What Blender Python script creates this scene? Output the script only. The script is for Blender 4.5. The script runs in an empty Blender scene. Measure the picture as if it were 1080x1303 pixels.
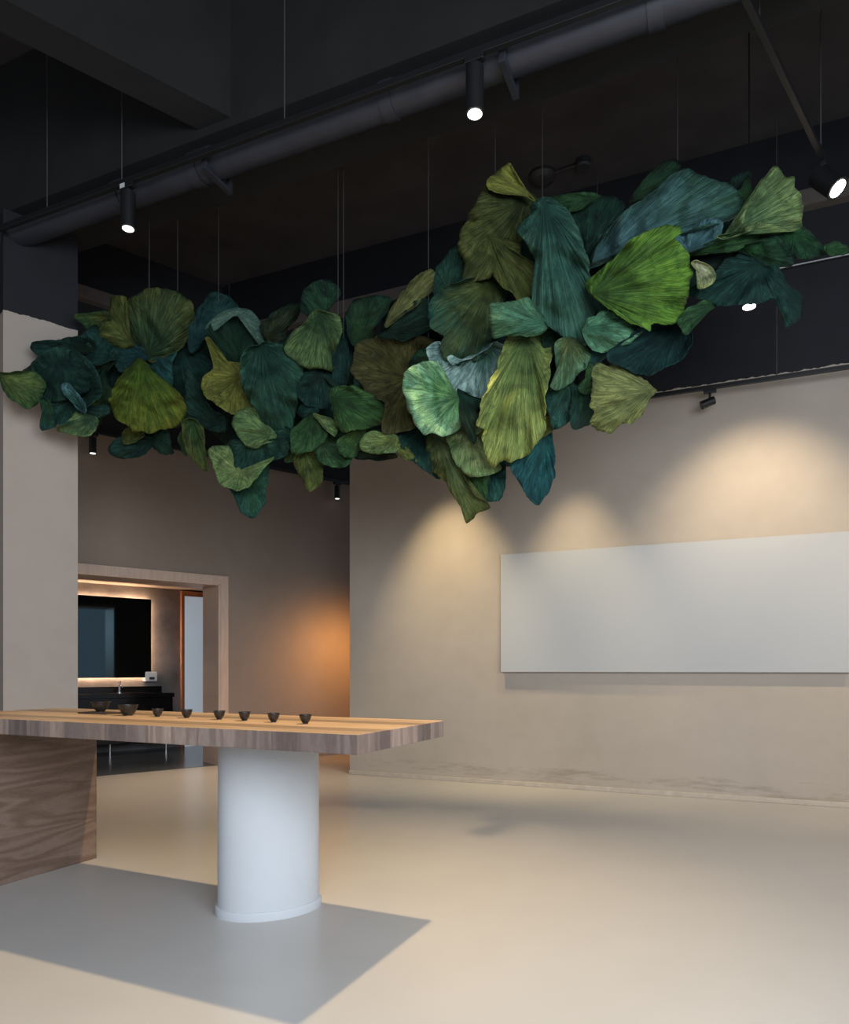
import bpy, bmesh, math, random
from mathutils import Vector, Matrix
import numpy as np

random.seed(7)
S = bpy.context.scene
C = S.collection
F, CX, HZ, H = 900.0, 540.0, 852.0, 1.2      # focal length (px of the 1080x1303 frame), principal column, horizon row, eye height

# ------------------------------------------------------------------ helpers
def at(px, py, Y):
    return Vector(((px-CX)/F*Y, Y, H+(HZ-py)/F*Y))
def floor_at(px, py):
    return at(px, py, F*H/(py-HZ))
def on_z(px, py, z):
    return at(px, py, F*(z-H)/(HZ-py))
def on_line(px, P, d):
    """ground-plane point of the vertical plane through P along d, seen in image column px"""
    a = (px-CX)/F
    k = (a*P.y-P.x)/(d.x-a*d.y)
    return Vector((P.x+d.x*k, P.y+d.y*k, 0))
def on_plane(px, py, P, d):
    q = on_line(px, P, d)
    return at(px, py, q.y)
def lin(c):
    def f(v):
        v = v/255.0
        return v/12.92 if v <= .04045 else ((v+.055)/1.055)**2.4
    return (f(c[0]), f(c[1]), f(c[2]), 1.0)

def link(name, me, mats, parent=None, smooth=False):
    o = bpy.data.objects.new(name, me)
    if not isinstance(mats, (list, tuple)): mats = [mats]
    for m in mats: me.materials.append(m)
    if smooth:
        me.polygons.foreach_set('use_smooth', [True]*len(me.polygons))
    C.objects.link(o)
    if parent: o.parent = parent
    return o
def obj(name, bm, mats, parent=None, smooth=False, bevel=0, auto=False):
    bmesh.ops.recalc_face_normals(bm, faces=bm.faces)
    me = bpy.data.meshes.new(name); bm.to_mesh(me); bm.free()
    o = link(name, me, mats, parent, smooth or auto)
    if auto:
        me.set_sharp_from_angle(angle=math.radians(35))
    if bevel:
        b = o.modifiers.new('bevel', 'BEVEL'); b.width = bevel; b.segments = 2; b.limit_method = 'ANGLE'
    return o
def tag(o, label=None, cat=None, group=None, kind=None):
    if label: o['label'] = label
    if cat: o['category'] = cat
    if group: o['group'] = group
    if kind: o['kind'] = kind
    return o
def thing(name, loc, label, cat, rz=0, group=None):
    o = bpy.data.objects.new(name, None); C.objects.link(o)
    o.empty_display_size = .1
    o.location = loc; o.rotation_euler = (0, 0, rz)
    return tag(o, label, cat, group)
def add_box(bm, lo, hi, M=None):
    x0, y0, z0 = lo; x1, y1, z1 = hi
    vs = [Vector(p) for p in ((x0,y0,z0),(x1,y0,z0),(x1,y1,z0),(x0,y1,z0),(x0,y0,z1),(x1,y0,z1),(x1,y1,z1),(x0,y1,z1))]
    if M is not None: vs = [M @ v for v in vs]
    vs = [bm.verts.new(v) for v in vs]
    return [bm.faces.new([vs[i] for i in q]) for q in ((0,3,2,1),(4,5,6,7),(0,1,5,4),(1,2,6,5),(2,3,7,6),(3,0,4,7))]
def add_tube(bm, a, b, r, n=16, r2=None, caps=True):
    a = Vector(a); b = Vector(b); r2 = r if r2 is None else r2
    z = (b-a).normalized(); x = z.orthogonal().normalized(); y = z.cross(x)
    A = [bm.verts.new(a+(x*math.cos(t)+y*math.sin(t))*r) for t in [2*math.pi*i/n for i in range(n)]]
    B = [bm.verts.new(b+(x*math.cos(t)+y*math.sin(t))*r2) for t in [2*math.pi*i/n for i in range(n)]]
    for i in range(n):
        bm.faces.new((A[i], A[(i+1)%n], B[(i+1)%n], B[i]))
    if caps:
        bm.faces.new(A[::-1]); bm.faces.new(B)
def add_lathe(bm, prof, n=32, c=(0,0,0)):
    rings = []
    for r, z in prof:
        if r < 1e-6: rings.append([bm.verts.new((c[0], c[1], c[2]+z))])
        else: rings.append([bm.verts.new((c[0]+r*math.cos(2*math.pi*i/n), c[1]+r*math.sin(2*math.pi*i/n), c[2]+z)) for i in range(n)])
    for p, q in zip(rings, rings[1:]):
        for i in range(n):
            j = (i+1) % n
            if len(p) == 1 and len(q) == 1: continue
            if len(p) == 1: bm.faces.new((p[0], q[j], q[i]))
            elif len(q) == 1: bm.faces.new((p[i], p[j], q[0]))
            else: bm.faces.new((p[i], p[j], q[j], q[i]))
def frame_along(P, d):
    """local x along the ground direction d, local y to its left, origin P"""
    d = Vector((d.x, d.y, 0)).normalized()
    return Matrix.Translation(Vector((P.x, P.y, 0))) @ Matrix.Rotation(math.atan2(d.y, d.x), 4, 'Z')
def box_along(bm, P, d, x0, x1, y0, y1, z0, z1):
    return add_box(bm, (x0, y0, z0), (x1, y1, z1), frame_along(P, d))

# ------------------------------------------------------------------ materials
def nodes_of(name):
    m = bpy.data.materials.new(name); m.use_nodes = True
    nt = m.node_tree
    return m, nt, nt.nodes, nt.links, nt.nodes['Principled BSDF']
def mapping(nt, scale, coord='Object', loc=(0,0,0)):
    tc = nt.nodes.new('ShaderNodeTexCoord'); mp = nt.nodes.new('ShaderNodeMapping')
    mp.inputs['Scale'].default_value = scale; mp.inputs['Location'].default_value = loc
    nt.links.new(tc.outputs[coord], mp.inputs['Vector'])
    return mp.outputs['Vector']
def noise(nt, vec, scale, detail=4, rough=.55, dist=0):
    n = nt.nodes.new('ShaderNodeTexNoise'); n.inputs['Scale'].default_value = scale
    n.inputs['Detail'].default_value = detail; n.inputs['Roughness'].default_value = rough
    n.inputs['Distortion'].default_value = dist
    nt.links.new(vec, n.inputs['Vector'])
    return n.outputs['Fac']
def ramp(nt, fac, stops):
    r = nt.nodes.new('ShaderNodeValToRGB'); e = r.color_ramp.elements
    while len(e) < len(stops): e.new(.5)
    for el, (p, c) in zip(e, stops): el.position = p; el.color = c
    nt.links.new(fac, r.inputs['Fac'])
    return r.outputs['Color']
def mixc(nt, fac, a, b, mode='MIX'):
    m = nt.nodes.new('ShaderNodeMix'); m.data_type = 'RGBA'; m.blend_type = mode
    for s, v in ((m.inputs[0], fac), (m.inputs[6], a), (m.inputs[7], b)):
        if hasattr(v, 'links'): nt.links.new(v, s)
        else: s.default_value = v
    return m.outputs[2]
def math_(nt, op, a, b=0.0):
    m = nt.nodes.new('ShaderNodeMath'); m.operation = op
    for s, v in ((m.inputs[0], a), (m.inputs[1], b)):
        if hasattr(v, 'links'): nt.links.new(v, s)
        else: s.default_value = v
    return m.outputs[0]
def bump(nt, h, strength, dist, bsdf):
    b = nt.nodes.new('ShaderNodeBump'); b.inputs['Strength'].default_value = strength; b.inputs['Distance'].default_value = dist
    nt.links.new(h, b.inputs['Height']); nt.links.new(b.outputs['Normal'], bsdf.inputs['Normal'])
def simple(name, col, rough=.5, metal=0, var=.12, scale=12, bmp=.05):
    """one colour with a slight mottle"""
    m, nt, N, L, B = nodes_of(name)
    v = mapping(nt, (1,1,1))
    n = noise(nt, v, scale)
    c = ramp(nt, n, [(.3, tuple(x*(1-var) for x in col[:3])+(1,)), (.7, tuple(min(1, x*(1+var)) for x in col[:3])+(1,))])
    L.new(c, B.inputs['Base Color'])
    B.inputs['Roughness'].default_value = rough; B.inputs['Metallic'].default_value = metal
    if bmp: bump(nt, n, bmp, .01, B)
    return m
def glow(name, col, strength):
    m, nt, N, L, B = nodes_of(name)
    B.inputs['Base Color'].default_value = col
    B.inputs['Emission Color'].default_value = col
    B.inputs['Emission Strength'].default_value = strength
    return m

PAINT = 3.86                                            # height where the plaster stops and the dark paint starts
DARK = (.007, .0072, .0108, 1)
def plaster(name, a, b, line=PAINT, dark=DARK, stain=False):
    m, nt, N, L, B = nodes_of(name)
    v = mapping(nt, (1,1,1))
    n1 = noise(nt, v, .9, 4, .5); n2 = noise(nt, v, 6, 4, .5)
    nn = math_(nt, 'ADD', math_(nt, 'MULTIPLY', n1, .7), math_(nt, 'MULTIPLY', n2, .3))
    c = ramp(nt, nn, [(.33, a), (.67, b)])
    geo = N.new('ShaderNodeNewGeometry'); sp = N.new('ShaderNodeSeparateXYZ'); L.new(geo.outputs['Position'], sp.inputs[0])
    z = sp.outputs['Z']
    if stain:                                           # scuffs near the floor
        sn = noise(nt, mapping(nt, (.8,.8,5)), 2.2, 6, .7)
        low = math_(nt, 'LESS_THAN', z, .2)
        f = math_(nt, 'MULTIPLY', low, ramp(nt, sn, [(.5, (0,0,0,1)), (.68, (.45,.45,.45,1))]))
        c = mixc(nt, f, c, (.16, .12, .085, 1))
    if line:
        wob = math_(nt, 'MULTIPLY', math_(nt, 'SUBTRACT', noise(nt, mapping(nt, (1,1,1)), 14, 4), .5), .05)
        up = math_(nt, 'GREATER_THAN', math_(nt, 'ADD', z, wob), line)
        dn = ramp(nt, n2, [(.3, tuple(x*.8 for x in dark[:3])+(1,)), (.7, tuple(x*1.25 for x in dark[:3])+(1,))])
        c = mixc(nt, up, c, dn)
    L.new(c, B.inputs['Base Color'])
    B.inputs['Roughness'].default_value = .72
    bump(nt, n2, .08, .01, B)
    return m

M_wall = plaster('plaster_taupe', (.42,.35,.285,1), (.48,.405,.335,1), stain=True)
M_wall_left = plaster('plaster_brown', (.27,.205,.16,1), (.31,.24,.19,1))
M_pillar = plaster('plaster_pillar', (.42,.345,.29,1), (.48,.40,.34,1), 4.03)
M_dark = simple('dark_ceiling_paint', (.042,.038,.039,1), .85, var=.25, scale=2.2, bmp=.12)
M_beam = simple('dark_beam_concrete', (.0085,.008,.008,1), .85, var=.3, scale=3, bmp=.25)
M_ledge = simple('ledge_plaster', (.095,.078,.068,1), .8)
M_pipe = simple('grey_pipe_paint', (.026,.027,.035,1), .45, var=.15, scale=8)
M_black = simple('black_metal', (.008,.008,.009,1), .45, var=.1)
M_darkgrey = simple('dark_grey_plastic', (.03,.03,.032,1), .5)
M_wire = simple('steel_wire', (.16,.16,.16,1), .4, .6)
M_white = simple('white_plaster', (.54,.55,.57,1), .5, var=.02, scale=5)
M_canvas = simple('blank_panel', (.46,.46,.465,1), .85, var=.005, scale=3, bmp=0)
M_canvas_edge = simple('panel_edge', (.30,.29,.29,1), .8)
M_base = simple('baseboard_paint', (.50,.42,.34,1), .5)
M_clay = simple('dark_clay', (.017,.013,.011,1), .42, var=.35, scale=60, bmp=.1)
M_board = simple('dark_wood_board', (.05,.03,.02,1), .5, var=.3, scale=40)
M_mirror, nt, N, L, B = nodes_of('tinted_mirror')
B.inputs['Metallic'].default_value = 1; B.inputs['Roughness'].default_value = .04; B.inputs['Base Color'].default_value = (.075,.115,.135,1)
M_stone = simple('black_stone', (.006,.006,.007,1), .15, var=.3, scale=9, bmp=0)
M_slate = simple('slate_wall', (.15,.14,.14,1), .55, var=.35, scale=3)
M_chrome = simple('chrome', (.75,.75,.76,1), .15, 1, bmp=0)
M_copper = simple('copper_edge', (.75,.33,.16,1), .35, .6)
M_plastic = simple('white_plastic', (.75,.75,.76,1), .4, var=.02)
M_led = glow('warm_led', (1,.62,.36,1), 75)
M_lens = glow('lamp_lens', (1,.97,.92,1), 9)
M_lens_dim = glow('lamp_lens_dim', (1,.95,.88,1), 1.6)
M_frost = glow('frosted_glass_daylight', (.55,.63,.72,1), .38)
M_sticker = simple('white_sticker', (.6,.6,.6,1), .6, var=.02)

def floor_mat():
    m, nt, N, L, B = nodes_of('microcement_floor')
    v = mapping(nt, (1,1,1))
    n1 = noise(nt, v, .55, 3, .5); n2 = noise(nt, v, 3, 3, .5)
    nn = math_(nt, 'ADD', math_(nt, 'MULTIPLY', n1, .65), math_(nt, 'MULTIPLY', n2, .35))
    L.new(ramp(nt, nn, [(.1, (.41,.385,.36,1)), (.9, (.51,.48,.45,1))]), B.inputs['Base Color'])
    B.inputs['Roughness'].default_value = .29
    B.inputs['Specular IOR Level'].default_value = .5
    return m
M_floor = floor_mat()
M_bathfloor = simple('dark_tile_floor', (.075,.085,.092,1), .22, var=.15, scale=2)

def wood(name, a, b, c, strip, across, along, planked=True, warp=.0, freq=10, rings=42, stretch=.10):
    """strip: width of a board (m); across/along: axis names of the board pattern in local space"""
    m, nt, N, L, B = nodes_of(name)
    tc = N.new('ShaderNodeTexCoord'); sp = N.new('ShaderNodeSeparateXYZ'); L.new(tc.outputs['Object'], sp.inputs[0])
    def axis(s):
        if s == 'xy': return math_(nt, 'ADD', sp.outputs['X'], sp.outputs['Y'])
        return sp.outputs[s.upper()]
    A = axis(across); Z = axis(along)
    idx = math_(nt, 'FLOOR', math_(nt, 'DIVIDE', A, strip))
    wn = N.new('ShaderNodeTexWhiteNoise'); wn.noise_dimensions = '1D'; L.new(idx, wn.inputs['W'])
    cb = N.new('ShaderNodeCombineXYZ')
    L.new(A, cb.inputs[0]); L.new(math_(nt, 'MULTIPLY', Z, stretch), cb.inputs[1]); L.new(math_(nt, 'MULTIPLY', wn.outputs['Value'], 37), cb.inputs[2])
    n1 = noise(nt, cb.outputs[0], freq, 2, .45, warp)
    w = math_(nt, 'SINE', math_(nt, 'MULTIPLY', n1, rings))          # growth rings
    w = math_(nt, 'MULTIPLY_ADD', w, .5); nt.nodes[-1].inputs[2].default_value = .5
    fine = noise(nt, cb.outputs[0], 260, 3, .6)
    g = math_(nt, 'ADD', math_(nt, 'MULTIPLY', w, .34), math_(nt, 'MULTIPLY', fine, .66))
    col = ramp(nt, g, [(.2, a), (.5, b), (.85, c)])
    if planked:
        t = ramp(nt, wn.outputs['Value'], [(.05, (.62,.60,.62,1)), (.5, (.95,.93,.92,1)), (.95, (1.35,1.28,1.2,1))])
        col = mixc(nt, 1.0, col, t, 'MULTIPLY')
    L.new(col, B.inputs['Base Color']); B.inputs['Roughness'].default_value = .42
    bump(nt, g, .08, .004, B)
    return m
M_wood_edge = wood('walnut_edge', (.16,.112,.092,1), (.225,.165,.14,1), (.31,.24,.205,1), .137, 'xy', 'z', freq=9, rings=30)
M_wood_top = wood('walnut_top', (.33,.215,.125,1), (.41,.275,.165,1), (.48,.335,.21,1), .13, 'y', 'x')
M_wood_leg = wood('walnut_leg', (.115,.070,.050,1), (.165,.107,.08,1), (.235,.165,.13,1), .26, 'z', 'y', False, .3, freq=8, rings=40, stretch=.13)
M_wood_frame = wood('oak_frame', (.56,.40,.31,1), (.61,.445,.345,1), (.65,.485,.38,1), 2.0, 'x', 'z', False)

# ------------------------------------------------------------------ layout of the place
A_end = floor_at(445, 985)                       # free end of the right-hand wall
B_far = floor_at(1080, 1028)
u = (B_far-A_end); u.z = 0; u.normalize()        # along the right wall, towards the right
v = Vector((-u.y, u.x, 0))                       # away from the camera
W0 = floor_at(270, 975)                          # a point at the foot of the left (doorway) wall
w = Vector((1.18, 1, 0)).normalized()            # along the doorway wall, away from the camera
wn = Vector((-w.y, w.x, 0))                      # behind the doorway wall
CEIL = 6.0
corner = on_line(287, A_end, u)
kc = (corner-A_end).dot(u)                       # negative

bm = bmesh.new(); add_box(bm, (-9, -1.5, -.1), (9, 16, 0))
tag(obj('floor', bm, M_floor), kind='structure')
bm = bmesh.new(); add_box(bm, (-9, -1.5, CEIL), (9, 14, CEIL+.15))
tag(obj('ceiling', bm, M_dark), kind='structure')

bm = bmesh.new()
box_along(bm, A_end, u, 0, 9, 0, .22, 0, CEIL)
box_along(bm, A_end, u, kc, 0, 0, .22, PAINT, CEIL)
tag(obj('wall_right', bm, M_wall), kind='structure')
bm = bmesh.new(); box_along(bm, A_end, u, -.005, 9, -.014, 0, 0, .045)
tag(obj('baseboard_right', bm, M_base, bevel=.004), kind='structure')

# doorway wall: local x along w (0 at W0), local y behind it
kd1 = (on_line(280, W0, w)-W0).dot(w)            # right side of the doorway
kd0 = kd1-1.75
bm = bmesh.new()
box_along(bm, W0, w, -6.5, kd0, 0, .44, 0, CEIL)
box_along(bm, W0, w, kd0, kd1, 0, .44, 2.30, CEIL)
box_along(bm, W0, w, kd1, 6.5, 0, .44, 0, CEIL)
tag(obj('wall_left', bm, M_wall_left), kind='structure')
fr = bmesh.new()
MW = frame_along(W0, w)
def lbox(bm, x0, x1, y0, y1, z0, z1): add_box(bm, (x0,y0,z0), (x1,y1,z1))
lbox(fr, kd1-.03, kd1, -.02, .46, 0, 2.27); lbox(fr, kd1, kd1+.10, -.025, 0, 0, 2.37)
lbox(fr, kd0, kd0+.03, -.02, .46, 0, 2.27); lbox(fr, kd0-.10, kd0, -.025, 0, 0, 2.37)
lbox(fr, kd0, kd1, -.02, .46, 2.25, 2.30); lbox(fr, kd0, kd1, -.025, 0, 2.27, 2.37)
d1 = obj('door_1', fr, M_wood_frame, bevel=.003); d1.matrix_world = MW
tag(d1, kind='structure')

# washroom behind the doorway
Wb = floor_at(123, 958)
yb = (Wb-W0).dot(wn)
bm = bmesh.new(); box_along(bm, W0, w, -5, 4, yb, yb+.2, 0, 3.2)
tag(obj('wall_back', bm, M_slate), kind='structure')
bm = bmesh.new(); box_along(bm, W0, w, -5, 2.6, .44, yb, 2.44, 2.6)
tag(obj('ceiling_washroom', bm, simple('washroom_ceiling_paint', (.35,.30,.27,1), .7)), kind='structure')
bm = bmesh.new(); box_along(bm, W0, w, -5, 2.6, .44, yb, -.05, .004); box_along(bm, W0, w, kd0+.03, kd1-.03, .03, .44, -.05, .004)
tag(obj('floor_washroom', bm, M_bathfloor), kind='structure')
bm = bmesh.new(); box_along(bm, W0, w, 2.4, 2.6, .44, yb, 0, 2.6)
tag(obj('wall_washroom', bm, M_slate), kind='structure')
Pb = W0+wn*yb                                    # foot of the washroom's back wall
def kb(px): return (on_line(px, Pb, w)-W0).dot(w)

# frosted glazed door at the back of the washroom
fb = bmesh.new(); k0, k1 = kb(229), kb(285)
lbox(fb, k0, k0+.05, yb-.06, yb, 0, 2.42); lbox(fb, k1-.05, k1, yb-.06, yb, 0, 2.42); lbox(fb, k0+.05, k1-.05, yb-.06, yb, 2.34, 2.42)
d2 = obj('door_2', fb, M_copper, bevel=.003); d2.matrix_world = MW; tag(d2, kind='structure')
gb = bmesh.new(); lbox(gb, k0+.05, k1-.05, yb-.035, yb-.015, .004, 2.34)
g2 = obj('frosted_pane', gb, M_frost, parent=d2)

# ------------------------------------------------------------------ washroom things
mk0, mk1 = kb(60), kb(189)
mir = thing('wall_mirror', W0+wn*(yb-.10)+w*((mk0+mk1)/2)+Vector((0,0,1.08)), 'large dark backlit rectangular mirror on the washroom wall above the black vanity', 'mirror', math.atan2(w.y, w.x))
hw = (mk1-mk0)/2
bm = bmesh.new(); add_box(bm, (-hw, -.012, 0), (hw, .012, 1.17)); obj('glass', bm, M_mirror, mir)
bm = bmesh.new()
add_box(bm, (-hw+.04, .05, 1.12), (hw-.04, .07, 1.14)); add_box(bm, (-hw+.04, .05, .03), (hw-.04, .07, .05)); add_box(bm, (hw-.06, .05, .05), (hw-.04, .07, 1.12))
tag(obj('led_strip', bm, M_led, mir), 'warm glowing strip behind the mirror edge')
bm = bmesh.new(); add_box(bm, (-hw+.06, .012, .05), (hw-.06, .10, 1.12)); obj('backing', bm, M_black, mir)

vk0, vk1 = kb(40), kb(205)
van = thing('vanity_unit', W0+wn*(yb-.275)+w*((vk0+vk1)/2), 'long black stone-topped washroom vanity under the backlit mirror', 'vanity', math.atan2(w.y, w.x))
vw = (vk1-vk0)/2
bm = bmesh.new(); add_box(bm, (-vw, -.27, .80), (vw, .27, .86)); obj('countertop', bm, M_stone, van, bevel=.004)
bm = bmesh.new(); add_box(bm, (-vw, .25, .86), (vw, .27, .95)); obj('upstand', bm, M_stone, van)
bm = bmesh.new(); add_box(bm, (-vw+.02, -.25, .16), (vw-.02, .26, .80)); obj('cabinet', bm, M_stone, van, bevel=.003)
for sx in (-vw+.2, 0, vw-.1):
    bm = bmesh.new(); add_tube(bm, (sx, -.2, .004), (sx, -.2, .16), .015); tag(obj('leg', bm, M_chrome, van, auto=True), 'thin chrome leg')
fk = (on_line(152, W0+wn*(yb-.14), w)-W0).dot(w)
fau = thing('basin_tap', W0+wn*(yb-.14)+w*fk+Vector((0,0,.86)), 'small chrome basin tap standing on the black vanity top', 'tap', math.atan2(w.y, w.x))
bm = bmesh.new(); add_tube(bm, (0,0,0), (0,0,.01), .032); add_tube(bm, (0,0,.01), (0,0,.15), .018); obj('body', bm, M_chrome, fau, auto=True)
bm = bmesh.new(); add_tube(bm, (0,0,.11), (0,-.13,.10), .011); add_tube(bm, (0,-.125,.104), (0,-.125,.085), .012); obj('spout', bm, M_chrome, fau, auto=True)
bm = bmesh.new(); add_tube(bm, (0,0,.15), (0,0,.17), .02); add_box(bm, (-.006,-.05,.165), (.006,.01,.175)); obj('handle', bm, M_chrome, fau)
hk = kb(189)
hd = thing('soap_dispenser', W0+wn*yb+w*hk+Vector((0,0,1.02)), 'small white wall dispenser at the lower right corner of the washroom mirror', 'dispenser', math.atan2(w.y, w.x))
bm = bmesh.new(); add_box(bm, (-.09,-.13,0), (.09,0,.15)); obj('body', bm, M_plastic, hd, bevel=.02)
bm = bmesh.new(); add_box(bm, (-.04,-.145,.03), (.04,-.128,.07)); obj('push_plate', bm, M_chrome, hd, bevel=.003)

# ------------------------------------------------------------------ pillar and beams
PR = at(99, 852, 5.9); PR.z = 0
kl = (on_line(4, PR, w)-PR).dot(w)
bm = bmesh.new(); box_along(bm, PR, w, kl, 0, 0, .6, 0, 4.82)
tag(obj('wall_pillar', bm, M_pillar), kind='structure')

Q = on_z(320, 249, 4.82)                         # far lower edge of the big beam
bm = bmesh.new(); box_along(bm, Q, u, -6, 7, -.62, 0, 4.82, CEIL)
tag(obj('trim_1', bm, M_beam), kind='structure')
q1 = on_z(287, 182, 4.88); q0 = on_z(0, 40, 4.88)
dq = (q1-q0); dq.z = 0
bm = bmesh.new(); box_along(bm, q0, dq, -2.5, 1.72, -.24, 0, 4.88, CEIL)
tag(obj('trim_2', bm, M_beam), kind='structure')
# ledge running along both upper walls
bm = bmesh.new(); box_along(bm, A_end, u, kc+.05, 9, -.10, 0, 5.26, 5.40)
tag(obj('trim_3', bm, M_ledge), kind='structure')
bm = bmesh.new(); box_along(bm, W0, w, -6, .1, -.10, 0, 5.26, 5.40)
tag(obj('trim_4', bm, M_ledge), kind='structure')

# ------------------------------------------------------------------ pipe, tracks and lamps
pc = at(155, 251, 5.2)
pipe = thing('ceiling_pipe', pc, 'thick dark grey pipe running along the big ceiling beam beside a black track', 'pipe', math.atan2(u.y, u.x))
bm = bmesh.new(); add_tube(bm, (-5.5,0,0), (6.5,0,0), .099, 28); obj('tube', bm, M_pipe, pipe, auto=True)
for kx in (.0, .72, .82, 2.2, 3.75):
    bm = bmesh.new(); add_tube(bm, (kx-.04,0,0), (kx+.04,0,0), .108, 28); obj('coupling', bm, M_pipe, pipe, auto=True)
for kx in (.87, 2.95):
    bm = bmesh.new(); add_box(bm, (kx-.02,-.14,-.125), (kx+.02,.15,-.10)); add_box(bm, (kx-.02,.12,-.12), (kx+.02,.15,.09)); add_box(bm, (kx-.02,-.13,-.11), (kx+.02,-.11,.0)); obj('bracket', bm, M_pipe, pipe, bevel=.003)

def track(name, P, d, x0, x1, rods, rod_top, label, drop=0, sag=.017):
    t = thing(name, P, label, 'lighting track', math.atan2(d.y, d.x))
    bm = bmesh.new(); add_box(bm, (x0,-sag,-.018), (x1,sag,.018)); obj('rail', bm, M_black, t, bevel=.002)
    for k in rods:
        bm = bmesh.new(); add_tube(bm, (k,0,.018), (k,0,rod_top-P.z), .004, 8); obj('suspension_rod', bm, M_wire, t)
    return t
tA = at(163, 231, 4.93)
def ka(px): return (on_line(px, tA, u)-Vector((tA.x,tA.y,0))).dot(u)
track('lighting_track', tA, u, -5, 5.5, [ka(60), ka(155), ka(362), ka(800)], CEIL, 'black lighting track hung on thin rods in front of the grey ceiling pipe')

def spot(P, label, length=.245, r=.05, lens=None, tilt=None, stem=.03, adapter=True, group=None, rz=0, name='track_spotlight', sticker=False):
    """cylinder lamp whose adapter sits under a rail at P; tilt = aim direction of the head"""
    t = thing(name, P, label, 'spotlight', rz, group)
    R3 = Matrix.Rotation(-rz, 3, 'Z')
    if adapter:
        bm = bmesh.new(); add_box(bm, (-.055,-.02,-.05), (.055,.02,-.016)); obj('adapter', bm, M_black, t, bevel=.004)
    bm = bmesh.new(); add_tube(bm, (0,0,-.05), (0,0,-.05-stem-.02), .011, 12); obj('stem', bm, M_black, t, auto=True)
    d = Vector((0,0,-1)) if tilt is None else (R3 @ Vector(tilt)).normalized()
    a = Vector((0,0,-.05-stem)); 
    if tilt is not None: a = a - d*length*.35 + Vector((0,0,-.02))
    b = a+d*length
    bm = bmesh.new(); add_tube(bm, a, b, r, 28)
    add_tube(bm, a+d*length*.97, b+d*.004, r*1.04, 28)
    obj('housing', bm, M_black, t, auto=True)
    bm = bmesh.new(); add_tube(bm, b+d*.001, b+d*.007, r*.78, 28); tag(obj('lens', bm, lens or M_lens, t, auto=True), 'glowing white lens' if (lens is None or lens is M_lens) else None)
    if sticker:
        bm = bmesh.new(); add_box(bm, (-.055,-.0225,-.047), (-.012,-.0205,-.004-.012)); tag(obj('sticker', bm, M_sticker, t), 'small white sticker')
    return t
ra = math.atan2(u.y, u.x)
def on_track(px): 
    q = on_line(px, Vector((tA.x,tA.y,0)), u); q.z = tA.z; return q
spot(on_track(163), 'black cylinder spotlight with a white sticker hanging from the track at upper left', rz=ra, sticker=True, lens=M_lens_dim)
spot(on_track(604), 'black cylinder spotlight with glowing lens beside the pipe at top centre', length=.25, rz=ra)

# right-hand ceiling track (runs away from the camera)
c0 = on_z(950, 0, 4.6); c1 = on_z(1049, 206, 4.6); dc = (c1-c0); dc.z = 0; lc = dc.length
track('lighting_track', c0, dc, -1.8, lc+.05, [.2, lc-.1], CEIL, 'black lighting track at upper right ending at a lit tilted spotlight')
spot(c1, 'lit tilted black spotlight at the far right end of the upper track', length=.19, r=.07, tilt=(.40,-.45,-.75), stem=.05, rz=math.atan2(dc.y, dc.x))

# wall-washer track along the right wall
off = .22
Rw = A_end - v*off
r0 = on_plane(1080, 467, Rw, u); r1 = on_plane(903, 493, Rw, u)
zt = (r0.z+r1.z)/2
rt = Vector((r1.x, r1.y, zt))
def kr(px): return (on_line(px, Vector((rt.x,rt.y,0)), u)-Vector((rt.x,rt.y,0))).dot(u)
track('lighting_track', rt, u, kr(560), kr(1250), [kr(988), kr(760)], CEIL, 'thin black lighting track along the top of the right wall above the blank panel')
p = rt.copy()
spot(p, 'small black spotlight under the right wall track above the blank panel', length=.115, r=.036, lens=M_darkgrey, tilt=(-.72,.1,-.28), stem=.06, rz=ra)
# tracks along the doorway wall
Lw = W0 - wn*.12
l0 = on_plane(118, 550, Lw, w); l1 = on_plane(429, 611, Lw, w)
zl = (l0.z+l1.z)/2
lt = Vector((l0.x, l0.y, zl))
kL = (l1-l0).length
track('lighting_track', lt, w, -2.5, kL+1.5, [.6, kL*.5], CEIL, 'black lighting track along the top of the brown doorway wall')
spot(lt, 'small black cylinder spotlight on the doorway wall track beside the pillar', length=.17, r=.038, stem=.02, rz=math.atan2(w.y, w.x), lens=M_lens_dim)
spot(lt+w*kL, 'small black cylinder spotlight on the doorway wall track near the right wall corner', length=.17, r=.038, stem=.02, rz=math.atan2(w.y, w.x), lens=M_lens_dim)
# lamp hanging just under the sculpture's right end
dl = at(953, 390, 5.2)
t = thing('pendant_spotlight', dl+Vector((0,0,.2)), 'lit downward spotlight seen just below the right leaf of the hanging sculpture', 'spotlight')
bm = bmesh.new(); add_tube(bm, (0,0,-.2), (0,0,0), .05, 28); obj('housing', bm, M_black, t, auto=True)
bm = bmesh.new(); add_tube(bm, (0,0,-.207), (0,0,-.199), .043, 28); tag(obj('lens', bm, M_lens, t, auto=True), 'glowing white lens')
bm = bmesh.new(); add_tube(bm, (0,0,0), (0,0,CEIL-dl.z-.2), .005, 8); obj('suspension_rod', bm, M_black, t)
# conduit along the upper right wall
cd = on_plane(993, 341, A_end - v*.04, u)
cdt = tag(obj('wall_conduit', (lambda b: (add_tube(b, cd-u*1.6, cd+u*3, .011, 10), b)[1])(bmesh.new()), M_wire), 'thin light conduit running along the dark upper right wall', 'conduit')
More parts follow.
